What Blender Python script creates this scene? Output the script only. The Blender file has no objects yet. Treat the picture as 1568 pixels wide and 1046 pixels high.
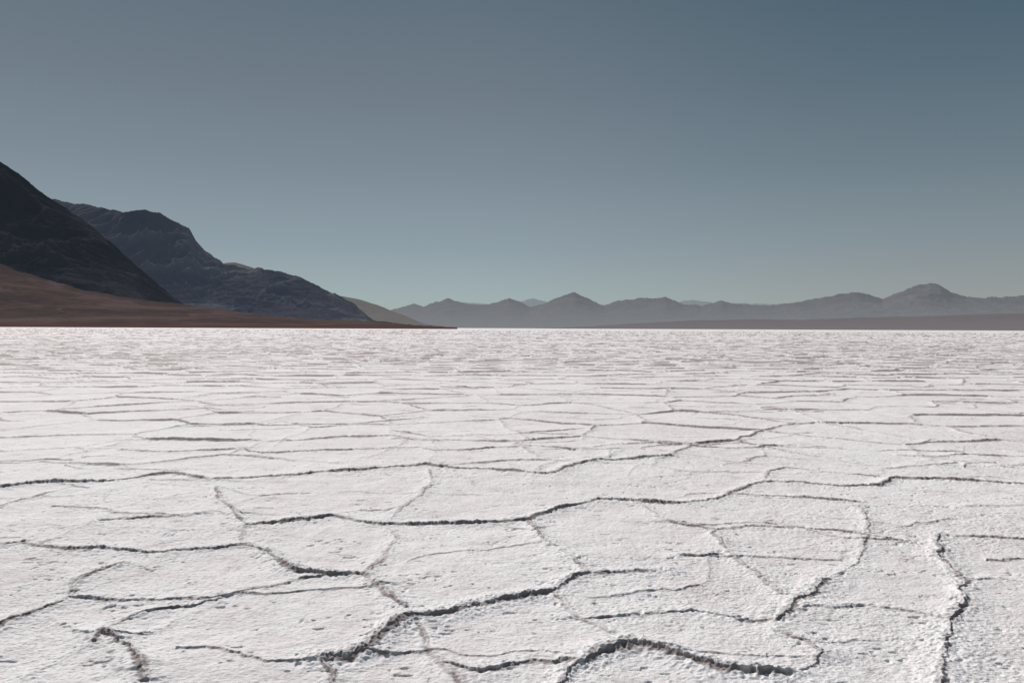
import bpy, math
import numpy as np
from mathutils import Matrix, Vector

scene = bpy.context.scene
# ------------------------------------------------------------------ camera
H_CAM = 1.6
F = 28.0/36.0*1568.0
cam_d = bpy.data.cameras.new("camera"); cam = bpy.data.objects.new("camera", cam_d)
scene.collection.objects.link(cam); scene.camera = cam
cam_d.lens = 28; cam_d.sensor_width = 36; cam_d.clip_start = 0.05; cam_d.clip_end = 200000
R = Matrix.Rotation(math.radians(90-0.953), 4, 'X') @ Matrix.Rotation(math.radians(0.256), 4, 'Z')
cam.matrix_world = Matrix.Translation((0, 0, H_CAM)) @ R
R3 = np.array(R.to_3x3())

def ray(px, py):
    v = R3 @ np.array([(px-784)/F, -(py-523)/F, -1.0])
    return v[0]/v[1], v[2]/v[1]           # x per metre north, z per metre north
def ground(px, py):
    u, s = ray(px, py)
    d = -H_CAM/s
    return u*d, d

# ------------------------------------------------------------------ noise
def _h(ix, iy, seed):
    h = (ix.astype(np.uint32)*np.uint32(374761393)) ^ (iy.astype(np.uint32)*np.uint32(668265263)) ^ np.uint32((seed*2246822519) & 0xffffffff)
    h = (h ^ (h >> np.uint32(13)))*np.uint32(1274126177)
    h = (h ^ (h >> np.uint32(16)))*np.uint32(2246822519)
    h = h ^ (h >> np.uint32(15))
    return (h.astype(np.float64)/4294967295.0)
def vn(x, y, seed=0):
    fx = np.floor(x); fy = np.floor(y)
    ix = fx.astype(np.int64); iy = fy.astype(np.int64)
    tx = x-fx; ty = y-fy
    tx = tx*tx*tx*(tx*(tx*6-15)+10); ty = ty*ty*ty*(ty*(ty*6-15)+10)
    a = _h(ix, iy, seed); b = _h(ix+1, iy, seed); c = _h(ix, iy+1, seed); d = _h(ix+1, iy+1, seed)
    return (a+(b-a)*tx)*(1-ty)+(c+(d-c)*tx)*ty*1.0
def fbm(x, y, o=4, seed=0, lac=2.03, g=0.5):
    s = 0; a = 1; t = 0
    for i in range(o):
        s = s+a*(vn(x, y, seed+i*17)*2-1); t += a
        x, y = (x*0.8-y*0.6)*lac+13.7, (x*0.6+y*0.8)*lac-7.3
        a *= g
    return s/t
def ridged(x, y, o=5, seed=0, lac=2.1, g=0.5):
    s = 0; a = 1; t = 0
    for i in range(o):
        n = 1-np.abs(vn(x, y, seed+i*31)*2-1)
        s = s+a*n*n; t += a
        x, y = (x*0.8-y*0.6)*lac+3.7, (x*0.6+y*0.8)*lac-17.3
        a *= g
    return s/t
def sstep(a, b, x):
    t = np.clip((x-a)/(b-a), 0, 1); return t*t*(3-2*t)

def grid_mesh(name, X, Y, Z, attrs=None):
    nr, nc = X.shape
    co = np.stack([X, Y, Z], -1).reshape(-1, 3).astype(np.float32)
    me = bpy.data.meshes.new(name)
    me.vertices.add(nr*nc); me.vertices.foreach_set("co", co.ravel())
    idx = np.arange(nr*nc, dtype=np.int32).reshape(nr, nc)
    q = np.stack([idx[:-1, :-1], idx[:-1, 1:], idx[1:, 1:], idx[1:, :-1]], -1).reshape(-1, 4)
    n = len(q)
    me.loops.add(n*4); me.loops.foreach_set("vertex_index", q.ravel())
    me.polygons.add(n)
    me.polygons.foreach_set("loop_start", np.arange(0, n*4, 4, dtype=np.int32))
    me.polygons.foreach_set("loop_total", np.full(n, 4, dtype=np.int32))
    me.polygons.foreach_set("use_smooth", np.ones(n, dtype=bool))
    for k, v in (attrs or {}).items():
        at = me.attributes.new(k, 'FLOAT', 'POINT')
        at.data.foreach_set("value", v.astype(np.float32).ravel())
    me.update(calc_edges=True)
    ob = bpy.data.objects.new(name, me); scene.collection.objects.link(ob)
    return ob

# ------------------------------------------------------------------ salt flat
s_px = 1568/1024
pix = np.arange(1.0, 600, 0.30*s_px)                 # angular rows below the horizon
pix = pix[::-1]
rows = H_CAM*F/pix
near = np.concatenate([[-400, -120, -40, -15, -6], np.arange(-3, rows[0], 0.05)])
far = np.geomspace(rows[-1]*1.2, 90000, 30)
rows = np.concatenate([near, rows, far])
ui = np.linspace(-0.72, 0.72, 1500)
uo = 0.72+np.cumsum(np.geomspace(0.0015, 0.25, 70))
us = np.concatenate([-uo[::-1], ui, uo])
sc = np.maximum(rows, 3.0)
Y = np.repeat(rows[:, None], len(us), 1)
X = us[None, :]*sc[:, None]
print("ground", X.shape)

wx = fbm(X*2.0, Y*2.0, 6, 5, g=0.6)*0.13; wy = fbm(X*2.0+50, Y*2.0+9, 6, 8, g=0.6)*0.13
PX = X+wx; PY = Y+wy
rowsp = np.gradient(rows)[:, None]*np.ones_like(X)
minw = np.where(Y < 3.0, 0.0, np.clip(rowsp*1.25, 0, 0.9))

def profile(dist, c, w=1.0, mwid=None):
    """plate rim: gentle on the far side, undercut on the near side. c=+1 : point lies beyond the rim"""
    a = 0.5+0.5*c
    wd = (0.015+0.075*a)*w+mwid*np.abs(c)**2*0.6
    rim = np.exp(-(dist/wd)**1.15)
    tw = 0.0150*w+mwid*np.abs(c)**3
    trench = np.exp(-((dist-0.012*w)/tw)**2)*np.clip(1.25-a, 0, 1)
    return rim, trench

def voro(PX, PY, cell, seed, jit=0.8):
    gx = PX/cell; gy = PY/cell
    fx = np.floor(gx).astype(np.int64); fy = np.floor(gy).astype(np.int64)
    d1 = np.full(gx.shape, 1e9); d2 = d1.copy()
    p1x = np.zeros_like(gx); p1y = p1x.copy(); p2x = p1x.copy(); p2y = p1x.copy()
    for j in (-1, 0, 1):
        for i in (-1, 0, 1):
            cx = fx+i; cy = fy+j
            qx = cx+0.5+(_h(cx, cy, seed)-0.5)*jit; qy = cy+0.5+(_h(cx, cy, seed+99)-0.5)*jit
            d = (qx-gx)**2+(qy-gy)**2
            m1 = d < d1; m2 = (~m1) & (d < d2)
            d2 = np.where(m1, d1, np.where(m2, d, d2))
            p2x = np.where(m1, p1x, np.where(m2, qx, p2x)); p2y = np.where(m1, p1y, np.where(m2, qy, p2y))
            d1 = np.where(m1, d, d1); p1x = np.where(m1, qx, p1x); p1y = np.where(m1, qy, p1y)
    nx = p2x-p1x; ny = p2y-p1y; L = np.sqrt(nx*nx+ny*ny)+1e-9
    nx /= L; ny /= L
    dist = (((p1x+p2x)*0.5-gx)*nx+((p1y+p2y)*0.5-gy)*ny)*cell
    eid = _h(np.round((p1x+p2x)*977).astype(np.int64), np.round((p1y+p2y)*977).astype(np.int64), 3)
    return np.maximum(dist, 0), -ny, eid

f2 = 1-sstep(9, 22, Y)
brk = sstep(0.25, 0.52, fbm(X*6, Y*6, 4, 171, g=0.6)*0.6+0.5)          # crumbled gaps along the seams
brk = 1-(1-brk)*(1-sstep(12, 26, Y))*0.5
Zc = np.zeros_like(X); CR = np.zeros_like(X)
mid = sstep(8.0, 11.0, Y)
dist, c, eid = voro(PX, PY, 1.9, 11)
rim, tr = profile(dist, c, 1.25, minw)
along = 0.55+0.45*sstep(0.3, 0.7, vn(X*0.9, Y*0.9, 77))
st = (0.55+0.65*eid)*along*(0.20+0.80*mid)*(0.55+0.45*np.abs(c))
fadeh = 1-sstep(250, 900, Y)
amp_far = 1.0+0.8*sstep(12, 40, Y)
Zc += 0.042*rim*st*amp_far*fadeh - 0.008*tr*st*fadeh
CR = np.maximum(CR, tr*st*fadeh*brk*1.25)
dist, c, eid = voro(PX+31, PY+17, 0.95, 23)
rim, tr = profile(dist, c, 0.6, minw*0.7)
st = (0.20+0.55*eid)*(eid > 0.3)*sstep(0.3, 0.65, vn(X*0.7+5, Y*0.7, 71))*(1-sstep(60, 200, Y))*(0.35+0.65*np.abs(c))*(1+0.3*mid)
Zc += 0.020*rim*st-0.004*tr*st
CR = np.maximum(CR, tr*st*0.85*brk)

LINES = [
(.9,[(-60,752),(0,747),(60,742),(130,741),(175,738),(230,730),(270,726),(300,733),(335,736),(380,733),(440,730),(500,725),(560,722),(610,717),(655,714),(675,717),(720,720),(780,724),(830,728),(850,727),(880,715),(920,706),(970,704),(1030,700)]),
(.85,[(590,803),(640,804),(700,802),(760,801),(815,795),(850,780),(890,773),(915,767),(970,768),(1030,771),(1070,768),(1115,757),(1140,745),(1170,738),(1230,741),(1280,746),(1345,745),(1370,733),(1430,735),(1490,737),(1568,740),(1640,738)]),
(.5,[(-40,782),(0,775),(50,763),(100,750),(130,742)]),
(.65,[(330,748),(345,770),(365,795),(378,806)]),
(.75,[(378,806),(420,803),(470,797),(510,792),(545,800),(590,803)]),
(.75,[(-50,840),(0,838),(45,832),(60,842),(110,845),(160,842),(210,846),(250,848),(310,842),(360,837),(378,834)]),
(.9,[(378,834),(410,846),(435,866),(455,877),(500,881),(555,881)]),
(.45,[(378,806),(372,820),(365,835)]),
(.6,[(-60,975),(0,958),(30,945),(70,930),(100,917),(120,893),(150,880),(185,865)]),
(.55,[(100,917),(160,920),(230,922),(300,920),(350,918),(400,905),(455,890),(500,881)]),
(.7,[(560,880),(585,900),(600,920),(625,935)]),
(1.15,[(495,1012),(540,1008),(570,992),(600,965),(612,952),(640,947),(690,943),(730,930)]),
(.85,[(730,930),(790,917),(845,910),(880,893),(905,882)]),
(.75,[(905,882),(950,880),(1005,875)]),
(.5,[(495,1012),(505,1030),(500,1060)]),
(.65,[(810,798),(835,825),(870,850),(895,868),(905,880)]),
(.55,[(1040,853),(1095,850)]),
(1.0,[(855,1060),(885,1015),(915,998),(965,988),(1010,998),(1060,1015),(1110,1028),(1160,1036),(1210,1033)]),
(.6,[(1210,1033),(1245,1020),(1252,1000),(1228,982),(1190,972)]),
(.5,[(870,945),(930,945),(1000,942),(1060,938),(1110,945),(1170,955),(1195,950)]),
(.45,[(845,910),(870,935),(920,960),(965,988)]),
(.8,[(1190,955),(1215,925),(1240,908),(1270,890)]),
(.5,[(1095,812),(1110,840),(1140,865),(1165,885),(1200,908),(1225,912)]),
(.55,[(1020,798),(1050,806),(1095,812),(1150,806),(1210,808),(1270,812),(1330,820),(1390,830),(1430,830)]),
(.75,[(1440,820),(1432,850),(1455,870),(1475,890),(1470,920),(1450,950),(1445,990),(1450,1060)]),
(.45,[(1475,888),(1520,885),(1568,890),(1640,900)]),
(.4,[(1455,820),(1510,823),(1568,825),(1640,828)]),
(.65,[(1115,757),(1170,760),(1230,763),(1290,768),(1315,770)]),
(.4,[(1170,738),(1180,720),(1210,716),(1260,722),(1330,728),(1370,733)]),
(.5,[(655,714),(662,735),(640,760),(615,780),(590,803)]),
(.5,[(590,803),(610,825),(590,850),(560,880)]),
(.65,[(185,690),(240,692),(300,690),(370,688),(400,695),(440,692),(500,690),(570,688),(640,685),(665,690),(720,690),(770,685),(820,684),(880,690)]),
(.6,[(880,690),(940,682),(1000,680),(1060,685),(1110,688),(1160,687),(1210,683),(1260,685)]),
(.6,[(260,655),(330,652),(400,650),(430,645),(480,655),(530,652),(600,645),(650,640)]),
(.55,[(600,660),(660,668),(720,665),(780,665),(840,660),(900,655)]),
(.55,[(1380,697),(1430,700),(1480,695),(1568,700),(1640,702)]),
(.35,[(400,695),(440,670),(480,655)]),(.35,[(655,714),(668,690),(660,668)]),(.35,[(880,715),(935,700),(940,682)]),
(.8,[(1535,715),(1600,722)]),
(.5,[(1435,712),(1460,708)]),
(1.2,[(675,592),(730,595)]),(1.3,[(1475,617),(1545,619)]),
(.65,[(150,985),(175,965),(190,990),(215,1020),(225,1050)]),
(.45,[(175,965),(220,940),(290,930),(350,918)]),
(.4,[(20,1050),(80,1020),(150,985)]),
(.45,[(690,1020),(740,1030),(800,1020),(860,1010),(885,1012)]),
(.4,[(690,1020),(715,1060)]),(.35,[(625,940),(660,990),(690,1020)]),
(.4,[(60,842),(110,815),(140,800),(200,795),(270,792),(330,785)]),
(.5,[(540,783),(590,782),(620,775)]),
(.45,[(1270,890),(1310,860),(1330,820)]),
(.4,[(1225,930),(1330,925),(1400,935),(1450,950)]),
(.4,[(970,768),(1000,785),(1020,798)]),
(.4,[(1315,770),(1330,795),(1330,820)]),
]
WX = fbm(X*2.6, Y*2.6, 6, 41, g=0.68)*0.075; WY = fbm(X*2.6+20, Y*2.6, 6, 47, g=0.68)*0.075
QX = X+WX; QY = Y+WY
ZL = np.zeros(X.shape); TL = np.zeros(X.shape); EN = np.zeros(X.shape)
for k, (stg, pl) in enumerate(LINES):
    g = [ground(*p) for p in pl]
    ys = [p[1] for p in g]; xs = [p[0] for p in g]
    r0 = max(np.searchsorted(rows, min(ys)-0.9), 0); r1 = np.searchsorted(rows, max(ys)+0.9)
    uu = [x/max(y, 3) for x, y in zip(xs, ys)]
    pad = 0.9/max(min(ys)-0.9, 3)
    c0 = np.searchsorted(us, min(uu)-pad); c1 = np.searchsorted(us, max(uu)+pad)
    qx = QX[r0:r1, c0:c1]; qy = QY[r0:r1, c0:c1]
    bd = np.full(qx.shape, 9.0); bc = np.zeros(qx.shape); bt = np.zeros(qx.shape)
    nseg = len(g)-1
    for i in range(nseg):
        ax, ay = g[i]; bx, by = g[i+1]
        dx, dy = bx-ax, by-ay; L2 = dx*dx+dy*dy
        t = np.clip(((qx-ax)*dx+(qy-ay)*dy)/L2, 0, 1)
        ex = qx-(ax+t*dx); ey = qy-(ay+t*dy)
        d = np.sqrt(ex*ex+ey*ey)
        m = d < bd
        bd = np.where(m, d, bd); bc = np.where(m, ey/(d+1e-6), bc); bt = np.where(m, (i+t)/nseg, bt)
    XX = X[r0:r1, c0:c1]; YY = Y[r0:r1, c0:c1]
    wvar = 0.45+1.05*vn(XX*3.3+k, YY*3.3, 67)
    rim, tr = profile(bd, bc, (0.62+0.45*stg)*wvar, minw[r0:r1, c0:c1])
    ends = 0.65+0.35*np.minimum(1, np.minimum(bt, 1-bt)*nseg*1.2)
    var = 0.55+0.62*sstep(0.25, 0.75, vn(XX*2.3+k, YY*2.3, 61))
    s = stg*ends*var
    ZL[r0:r1, c0:c1] = np.maximum(ZL[r0:r1, c0:c1], 0.032*rim*s)
    TL[r0:r1, c0:c1] = np.maximum(TL[r0:r1, c0:c1], tr*np.clip(s*1.75, 0, 1.1))
    EN[r0:r1, c0:c1] = np.maximum(EN[r0:r1, c0:c1], np.exp(-(bd/0.13)**2)*stg)
Zc += ZL-0.010*TL+0.014*EN
CR = np.maximum(CR, TL*brk)

f1 = 1-sstep(30, 80, Y)
f3 = 1-sstep(5, 11, Y)
und = fbm(X*0.55, Y*0.55, 3, 101)*0.022*(1-sstep(100, 300, Y))
m1 = fbm(X*4, Y*4, 3, 111)*0.008*f1
patch = 0.4+0.9*vn(X*0.8, Y*0.8, 119)
m2 = (ridged(X*14, Y*20, 4, 121, g=0.62)-0.4)*0.0052*f2*patch
m3 = (vn(X*60, Y*80, 131)-0.5)*0.0036*f3*patch+(vn(X*32, Y*46, 135)-0.5)*0.0036*f2*patch
rub = EN*((vn(X*60, Y*60, 141)-0.45)*0.011 + (vn(X*28, Y*28, 143)-0.45)*0.011)*f2
pn = vn(X*8, Y*12, 151)*0.55+vn(X*30, Y*40, 152)*0.45; pit = sstep(0.75, 0.87, pn)*f2
Z = Zc+und+m1+m2+m3+rub-pit*0.009
fp = sstep(22, 45, Y)*(1-sstep(900, 2500, Y))
CR = np.maximum(CR, fp*0.38*sstep(0.55, 0.80, vn(X*1.1, Y*0.45, 181)*0.6+vn(X*0.22, Y*0.06, 183)*0.4))
CR = np.clip(CR*(0.55+0.95*vn(X*24, Y*24, 161)*f2+0.5*(1-f2)), 0, 1.2)
Z *= 1-sstep(700, 1000, Y)
flat = grid_mesh("salt_flat", X, Y, Z, {"crack": CR, "rim": np.clip(EN*f2+0, 0, 1)})

# ------------------------------------------------------------------ materials
def lin(r, g, b_):
    return tuple((v/255/12.92 if v <= 10 else ((v/255+0.055)/1.055)**2.4) for v in (r, g, b_))
def new_mat(name):
    m = bpy.data.materials.new(name); m.use_nodes = True
    nt = m.node_tree; b = nt.nodes["Principled BSDF"]
    return m, nt, b
def N(nt, t, **kw):
    n = nt.nodes.new(t)
    for k, v in kw.items(): setattr(n, k, v)
    return n
def noise(nt, vec, scale, detail=6, rough=0.6):
    n = N(nt, 'ShaderNodeTexNoise'); n.inputs['Scale'].default_value = scale
    n.inputs['Detail'].default_value = detail; n.inputs['Roughness'].default_value = rough
    nt.links.new(vec, n.inputs['Vector']); return n.outputs['Fac']
def ramp(nt, fac, pts):
    r = N(nt, 'ShaderNodeValToRGB'); el = r.color_ramp.elements
    while len(el) < len(pts): el.new(0.5)
    for e, (p, c) in zip(el, pts):
        e.position = p; e.color = (*c, 1) if len(c) == 3 else c
    nt.links.new(fac, r.inputs['Fac']); return r.outputs['Color']
def g3(v): return (v, v, v)
def mix(nt, fac, a, b, mode='MIX'):
    m = N(nt, 'ShaderNodeMix', data_type='RGBA', blend_type=mode)
    for s, v in ((m.inputs[0], fac), (m.inputs[6], a), (m.inputs[7], b)):
        if isinstance(v, (int, float)): s.default_value = v
        elif isinstance(v, tuple): s.default_value = (*v, 1)
        else: nt.links.new(v, s)
    return m.outputs[2]

m, nt, b = new_mat("salt_crust")
geo = N(nt, 'ShaderNodeNewGeometry').outputs['Position']
at = N(nt, 'ShaderNodeAttribute', attribute_name="crack")
ar = N(nt, 'ShaderNodeAttribute', attribute_name="rim")
n_big = noise(nt, geo, 0.30, 6, 0.65)
n_mid = noise(nt, geo, 3.0, 7, 0.7)
n_fine = noise(nt, geo, 40, 5, 0.7)
col = ramp(nt, n_big, [(0.35, (0.75, 0.683, 0.670)), (0.60, (0.84, 0.79, 0.778))])
col = mix(nt, ramp(nt, n_mid, [(0.40, g3(0)), (0.65, g3(0.6))]), col, (0.88, 0.84, 0.83))
col = mix(nt, ramp(nt, n_mid, [(0.28, g3(0.7)), (0.44, g3(0))]), col, (0.60, 0.52, 0.505))
col = mix(nt, ramp(nt, n_fine, [(0.32, g3(0.75)), (0.47, g3(0))]), col, (0.50, 0.43, 0.418))
rf = N(nt, 'ShaderNodeMath', operation='MULTIPLY'); rf.inputs[1].default_value = 0.6
nt.links.new(ar.outputs['Fac'], rf.inputs[0])
col = mix(nt, rf.outputs[0], col, (0.89, 0.86, 0.85))
col = mix(nt, ramp(nt, at.outputs['Fac'], [(0.08, g3(0)), (0.70, g3(0.88))]), col, (0.25, 0.195, 0.185))  # crack mud, with the shade of near-side rim faces put into its colour
nt.links.new(col, b.inputs['Base Color'])
b.inputs['Roughness'].default_value = 0.9; b.inputs['Specular IOR Level'].default_value = 0.2
bp = N(nt, 'ShaderNodeBump'); bp.inputs['Strength'].default_value = 0.8; bp.inputs['Distance'].default_value = 0.012
nt.links.new(n_fine, bp.inputs['Height'])
bp2 = N(nt, 'ShaderNodeBump'); bp2.inputs['Strength'].default_value = 0.45; bp2.inputs['Distance'].default_value = 0.035
nt.links.new(noise(nt, geo, 8, 5, 0.6), bp2.inputs['Height']); nt.links.new(bp.outputs[0], bp2.inputs['Normal'])
nt.links.new(bp2.outputs[0], b.inputs['Normal'])
flat.data.materials.append(m)

def rock_mat(name, c0, c1, scale, low=None, zlow=0, zhigh=1, bump=20, c2=None, air=None, airmix=0.0, airlow=0.22, ztop=700, spur_light=None, cr=(0.45, 0.68)):
    m, nt, b = new_mat(name)
    geo = N(nt, 'ShaderNodeNewGeometry').outputs['Position']
    n = noise(nt, geo, scale, 8, 0.7)
    col = ramp(nt, n, [(0.38, c0), (0.62, c1)])
    if c2:
        n2 = noise(nt, geo, scale*0.22, 6, 0.65)
        col = mix(nt, ramp(nt, n2, [(0.47, g3(0)), (0.60, g3(0.85))]), col, c2)
    if spur_light:     # lighter spurs and darker gullies: lit facets painted into the rock colour
        ca = N(nt, 'ShaderNodeAttribute', attribute_name="spur_light")
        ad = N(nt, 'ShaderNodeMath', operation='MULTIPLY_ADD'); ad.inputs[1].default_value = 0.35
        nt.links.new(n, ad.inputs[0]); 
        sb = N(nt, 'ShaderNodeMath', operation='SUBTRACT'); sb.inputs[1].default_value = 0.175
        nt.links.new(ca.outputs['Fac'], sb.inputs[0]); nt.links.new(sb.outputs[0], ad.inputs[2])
        col = mix(nt, ramp(nt, ad.outputs[0], [(cr[0], g3(0)), (cr[1], g3(0.9))]), col, spur_light)
    sp = N(nt, 'ShaderNodeSeparateXYZ'); nt.links.new(geo, sp.inputs[0])
    if low:
        mr = N(nt, 'ShaderNodeMapRange'); mr.inputs[1].default_value = zlow; mr.inputs[2].default_value = zhigh
        mr.inputs[3].default_value = 1; mr.inputs[4].default_value = 0
        nt.links.new(sp.outputs['Z'], mr.inputs[0])
        col = mix(nt, mr.outputs[0], col, low)
    nt.links.new(col, b.inputs['Base Color'])
    b.inputs['Roughness'].default_value = 0.95; b.inputs['Specular IOR Level'].default_value = 0.0
    bp = N(nt, 'ShaderNodeBump'); bp.inputs['Strength'].default_value = 0.8; bp.inputs['Distance'].default_value = bump
    nt.links.new(noise(nt, geo, scale*1.3, 8, 0.65), bp.inputs['Height']); nt.links.new(bp.outputs[0], b.inputs['Normal'])
    if air:      # haze painted in: emission mixed into the surface, stronger near the ground
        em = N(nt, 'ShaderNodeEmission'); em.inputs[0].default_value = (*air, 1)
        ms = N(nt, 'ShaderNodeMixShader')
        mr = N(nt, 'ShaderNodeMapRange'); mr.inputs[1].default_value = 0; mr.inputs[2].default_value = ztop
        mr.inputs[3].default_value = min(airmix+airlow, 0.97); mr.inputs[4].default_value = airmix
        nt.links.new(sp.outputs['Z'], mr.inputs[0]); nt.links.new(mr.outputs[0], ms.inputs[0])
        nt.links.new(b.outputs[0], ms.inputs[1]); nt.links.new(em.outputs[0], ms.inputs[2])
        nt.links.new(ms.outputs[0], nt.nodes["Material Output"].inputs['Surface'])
    return m

def mrange(name, sil, Dr, Db, Dk, mat, p=1.2, k=0.5, ns=600, cols=900, nrow=170, rough=1.0, seed=0, round_back=1.2, nf=60, blur=0.05, sblur=0.0012, lo=0.82, ypow=0.6):
    """terrain ridge: base at distance Db, crest at Dr, foot behind at Dk"""
    rr = [ray(*q) for q in sil]
    su = np.array([r[0] for r in rr]); ss = np.array([r[1] for r in rr])
    u = np.linspace(su[0], su[-1], cols)
    sl = np.interp(u, su, ss)
    du = u[1]-u[0]
    def blurf(a, sig):
        n = max(int(3*sig/du), 1); kx = np.exp(-0.5*(np.arange(-n, n+1)*du/sig)**2); kx /= kx.sum()
        return np.convolve(np.pad(a, n, mode='edge'), kx, mode='valid')
    sl0 = blurf(sl, sblur)
    sl = sl0 + rough/F*fbm(u*nf, u*0+seed+.37, 5, seed+9, g=0.6)
    Du = Dr*(1+0.10*(vn(u*7, u*0+.5, seed+3)-0.5))
    Hc = np.maximum(H_CAM+sl*Du, 0)
    H0 = np.maximum(H_CAM+sl0*Du, 0)
    Hs = blurf(Hc, blur); Hss = np.minimum(Hs, Hc*1.15+0.02*Hs)
    tf = np.linspace(0, 1, nrow); tb = np.linspace(0, 1, 30)[1:]
    tt = np.concatenate([tf, 1-tb])[:, None]
    D = np.concatenate([Db+(Du[None]-Db)*tf[:, None], Du[None]+(Dk-Du[None])*tb[:, None]])
    base = np.concatenate([(tf**p)[:, None]*np.ones_like(u)[None], ((1-tb)**round_back)[:, None]*np.ones_like(u)[None]])
    Hm = Hss[None]+(H0-Hss)[None]*sstep(0.35, 1.0, tt)+(Hc-H0)[None]*sstep(lo, 1.0, tt)
    Xm = u[None]*D; Ym = D
    wq = fbm(Xm/ns, Ym/ns, 3, seed+70)*ns*0.5
    rg = ridged((Xm+wq)/ns, (Ym*ypow+wq*0.4)/ns, 6, seed+20, g=0.55)
    bell = np.clip(1-tt**4, 0, 1)
    Zm = Hm*base*(1-k*bell*(1-rg))
    lim = H_CAM+(sl[None])*D*0.985
    Zm = np.where((tt < 0.97) & (D < Du[None]), np.minimum(Zm, np.maximum(lim, 0.3*Zm)), Zm)
    Zm -= 0.5*(1-sstep(0, 0.02, tt))
    ob = grid_mesh(name, Xm, Ym, Zm, {"spur_light": rg})
    ob.data.materials.append(mat)
    return ob

rockA = rock_mat("dark_rock", (0.009, 0.010, 0.013), (0.024, 0.024, 0.027), 0.028, bump=8, air=lin(64,71,82), airmix=0.22, airlow=0.06, spur_light=(0.045, 0.042, 0.043), cr=(0.45, 0.70))
rockB = rock_mat("slate_rock", (0.018, 0.021, 0.029), (0.064, 0.060, 0.065), 0.024, bump=14, c2=(0.075, 0.062, 0.059), air=lin(84,93,110), airmix=0.29, airlow=0.06, spur_light=(0.155, 0.138, 0.132), cr=(0.40, 0.68))
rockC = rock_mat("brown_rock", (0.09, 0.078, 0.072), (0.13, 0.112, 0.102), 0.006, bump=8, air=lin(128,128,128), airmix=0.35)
fanm = rock_mat("fan_gravel", (0.042, 0.030, 0.029), (0.088, 0.058, 0.052), 0.018, bump=8, c2=(0.040, 0.032, 0.034), low=(0.085, 0.036, 0.026), zlow=1, zhigh=8, air=lin(112,102,104), airmix=0.18, airlow=0.0, spur_light=(0.110, 0.076, 0.068), cr=(0.4, 0.7))
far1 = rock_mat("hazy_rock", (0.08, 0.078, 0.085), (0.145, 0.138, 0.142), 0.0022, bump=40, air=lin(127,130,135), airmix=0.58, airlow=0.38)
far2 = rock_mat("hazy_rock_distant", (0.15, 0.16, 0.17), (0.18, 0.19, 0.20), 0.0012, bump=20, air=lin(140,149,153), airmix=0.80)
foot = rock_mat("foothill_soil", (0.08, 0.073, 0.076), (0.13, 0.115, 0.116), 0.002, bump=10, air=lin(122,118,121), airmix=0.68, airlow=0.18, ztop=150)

mrange("mountain", [(-1500,330),(-1000,230),(-600,190),(-300,185),(-100,212),(0,247),(15,256),(35,272),(55,287),(75,302),(100,318),(140,347),(200,398),(265,455),(300,480),(330,499)],
       3000, 1900, 4200, rockA, p=1.05, k=0.34, ns=200, seed=1, rough=4.0, cols=1300, nrow=240)
mrange("mountain", [(-900,420),(-500,330),(-200,318),(0,308),(85,306),(130,314),(160,321),(190,324),(222,321),(245,327),(270,340),(290,352),(300,370),(310,382),(345,404),(375,410),(420,412),(450,422),(480,434),(500,443),(520,453),(545,468),(570,488),(590,500)],
       4600, 3300, 6500, rockB, p=0.95, k=0.45, ns=230, seed=5, rough=5.0, blur=0.03, cols=1600, nrow=300)
mrange("alluvial_fan", [(-1500,440),(-900,400),(-400,385),(-100,392),(0,405),(60,425),(130,445),(200,457),(300,468),(400,482),(500,490),(570,491.5),(620,496),(700,502)],
       2050, 1150, 3200, fanm, p=1.25, k=0.26, ns=110, seed=9, rough=3.0, round_back=0.6, blur=0.02, ypow=0.2)
mrange("hill", [(250,440),(345,403),(360,402),(380,408),(430,425),(500,452),(525,454),(550,458),(580,468),(610,480),(650,496),(700,502)],
       7500, 5600, 9500, rockC, p=1.1, k=0.35, ns=900, seed=14, rough=1.0, blur=0.03)
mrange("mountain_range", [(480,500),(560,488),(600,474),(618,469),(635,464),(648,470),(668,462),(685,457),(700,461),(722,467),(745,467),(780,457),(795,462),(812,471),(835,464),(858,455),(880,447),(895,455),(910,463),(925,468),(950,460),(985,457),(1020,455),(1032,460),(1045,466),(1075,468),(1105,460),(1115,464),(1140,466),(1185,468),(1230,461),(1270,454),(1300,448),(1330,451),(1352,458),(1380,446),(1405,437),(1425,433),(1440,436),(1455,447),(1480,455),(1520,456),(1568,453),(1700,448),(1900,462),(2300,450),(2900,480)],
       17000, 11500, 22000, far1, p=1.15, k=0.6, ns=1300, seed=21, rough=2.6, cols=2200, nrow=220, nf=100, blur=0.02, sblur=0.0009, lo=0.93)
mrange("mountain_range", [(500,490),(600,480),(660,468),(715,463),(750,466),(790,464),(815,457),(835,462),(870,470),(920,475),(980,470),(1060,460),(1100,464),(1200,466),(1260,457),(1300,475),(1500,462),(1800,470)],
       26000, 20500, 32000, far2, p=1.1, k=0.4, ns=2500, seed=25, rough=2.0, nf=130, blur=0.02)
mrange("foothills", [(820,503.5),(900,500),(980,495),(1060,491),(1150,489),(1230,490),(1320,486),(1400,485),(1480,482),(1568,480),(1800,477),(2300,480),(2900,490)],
       11000, 6500, 14000, foot, p=1.3, k=0.2, ns=1500, seed=31, rough=1.0)

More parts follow.
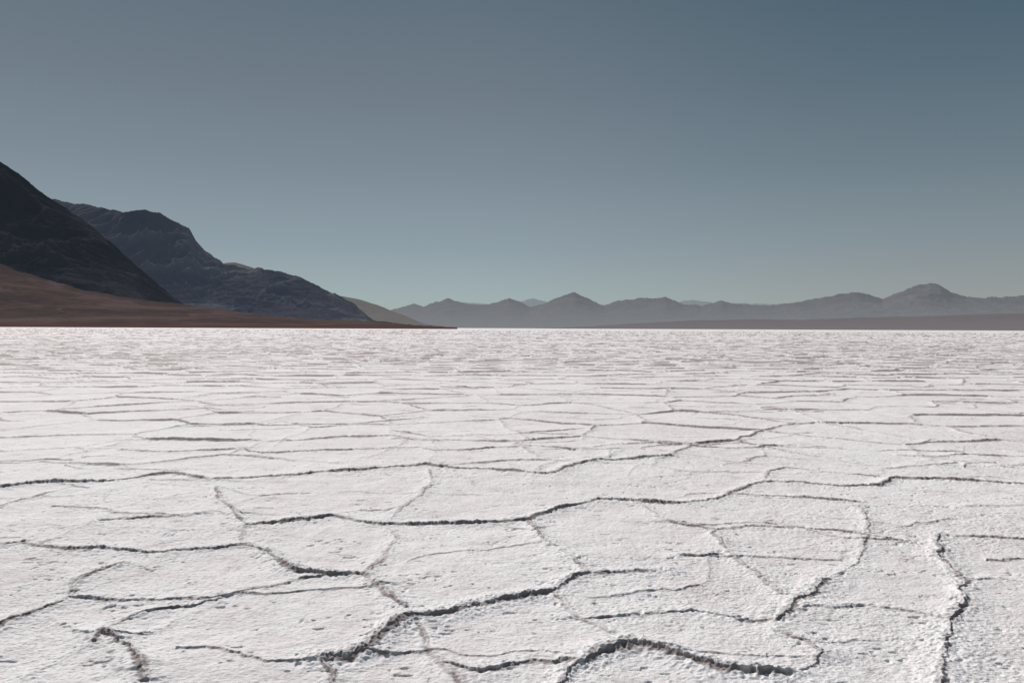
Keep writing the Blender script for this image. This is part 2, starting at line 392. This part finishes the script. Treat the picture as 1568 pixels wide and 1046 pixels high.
# ------------------------------------------------------------------ sun
SUN_AZ = math.radians(-32); SUN_EL = math.radians(38)
sd = Vector((math.sin(SUN_AZ)*math.cos(SUN_EL), math.cos(SUN_AZ)*math.cos(SUN_EL), math.sin(SUN_EL)))
sl = bpy.data.lights.new("sun", 'SUN'); sl.energy = 4.4; sl.angle = math.radians(0.5); sl.color = (1, 0.965, 0.935)
so = bpy.data.objects.new("sun", sl); scene.collection.objects.link(so)
so.rotation_euler = sd.to_track_quat('Z', 'Y').to_euler(); so.location = (0, 0, 500)

# ------------------------------------------------------------------ sky
w = bpy.data.worlds.new("World"); scene.world = w; w.use_nodes = True
nt = w.node_tree; bg = nt.nodes["Background"]
sky = N(nt, 'ShaderNodeTexSky', sky_type='NISHITA'); sky.sun_disc = False
sky.sun_elevation = SUN_EL; sky.sun_rotation = SUN_AZ; sky.altitude = 3500
tc = N(nt, 'ShaderNodeTexCoord'); sp = N(nt, 'ShaderNodeSeparateXYZ'); nt.links.new(tc.outputs['Generated'], sp.inputs[0])
K = 10.0
left = ramp(nt, sp.outputs['Z'], [(0.0, lin(168,175,170)), (0.04, lin(158,173,175)), (0.10, lin(142,157,165)), (0.19, lin(124,138,148)), (0.28, lin(111,124,135)), (0.38, lin(97,112,124)), (0.7, lin(75,96,112))])
right = ramp(nt, sp.outputs['Z'], [(0.0, lin(158,157,153)), (0.04, lin(148,153,153)), (0.10, lin(131,143,149)), (0.19, lin(107,124,134)), (0.28, lin(87,107,120)), (0.38, lin(68,91,107)), (0.7, lin(55,85,102))])
mr = N(nt, 'ShaderNodeMapRange', interpolation_type='SMOOTHSTEP'); mr.inputs[1].default_value = -0.1; mr.inputs[2].default_value = 0.6
nt.links.new(sp.outputs['X'], mr.inputs[0])
grad = mix(nt, mr.outputs[0], left, right)
sc_ = N(nt, 'ShaderNodeVectorMath', operation='SCALE'); sc_.inputs['Scale'].default_value = K
nt.links.new(grad, sc_.inputs[0])
fin = mix(nt, 0.985, sky.outputs[0], sc_.outputs[0])
nt.links.new(fin, bg.inputs['Color']); bg.inputs['Strength'].default_value = 0.1

scene.view_settings.view_transform = 'Standard'; scene.view_settings.look = 'None'; scene.view_settings.exposure = 0
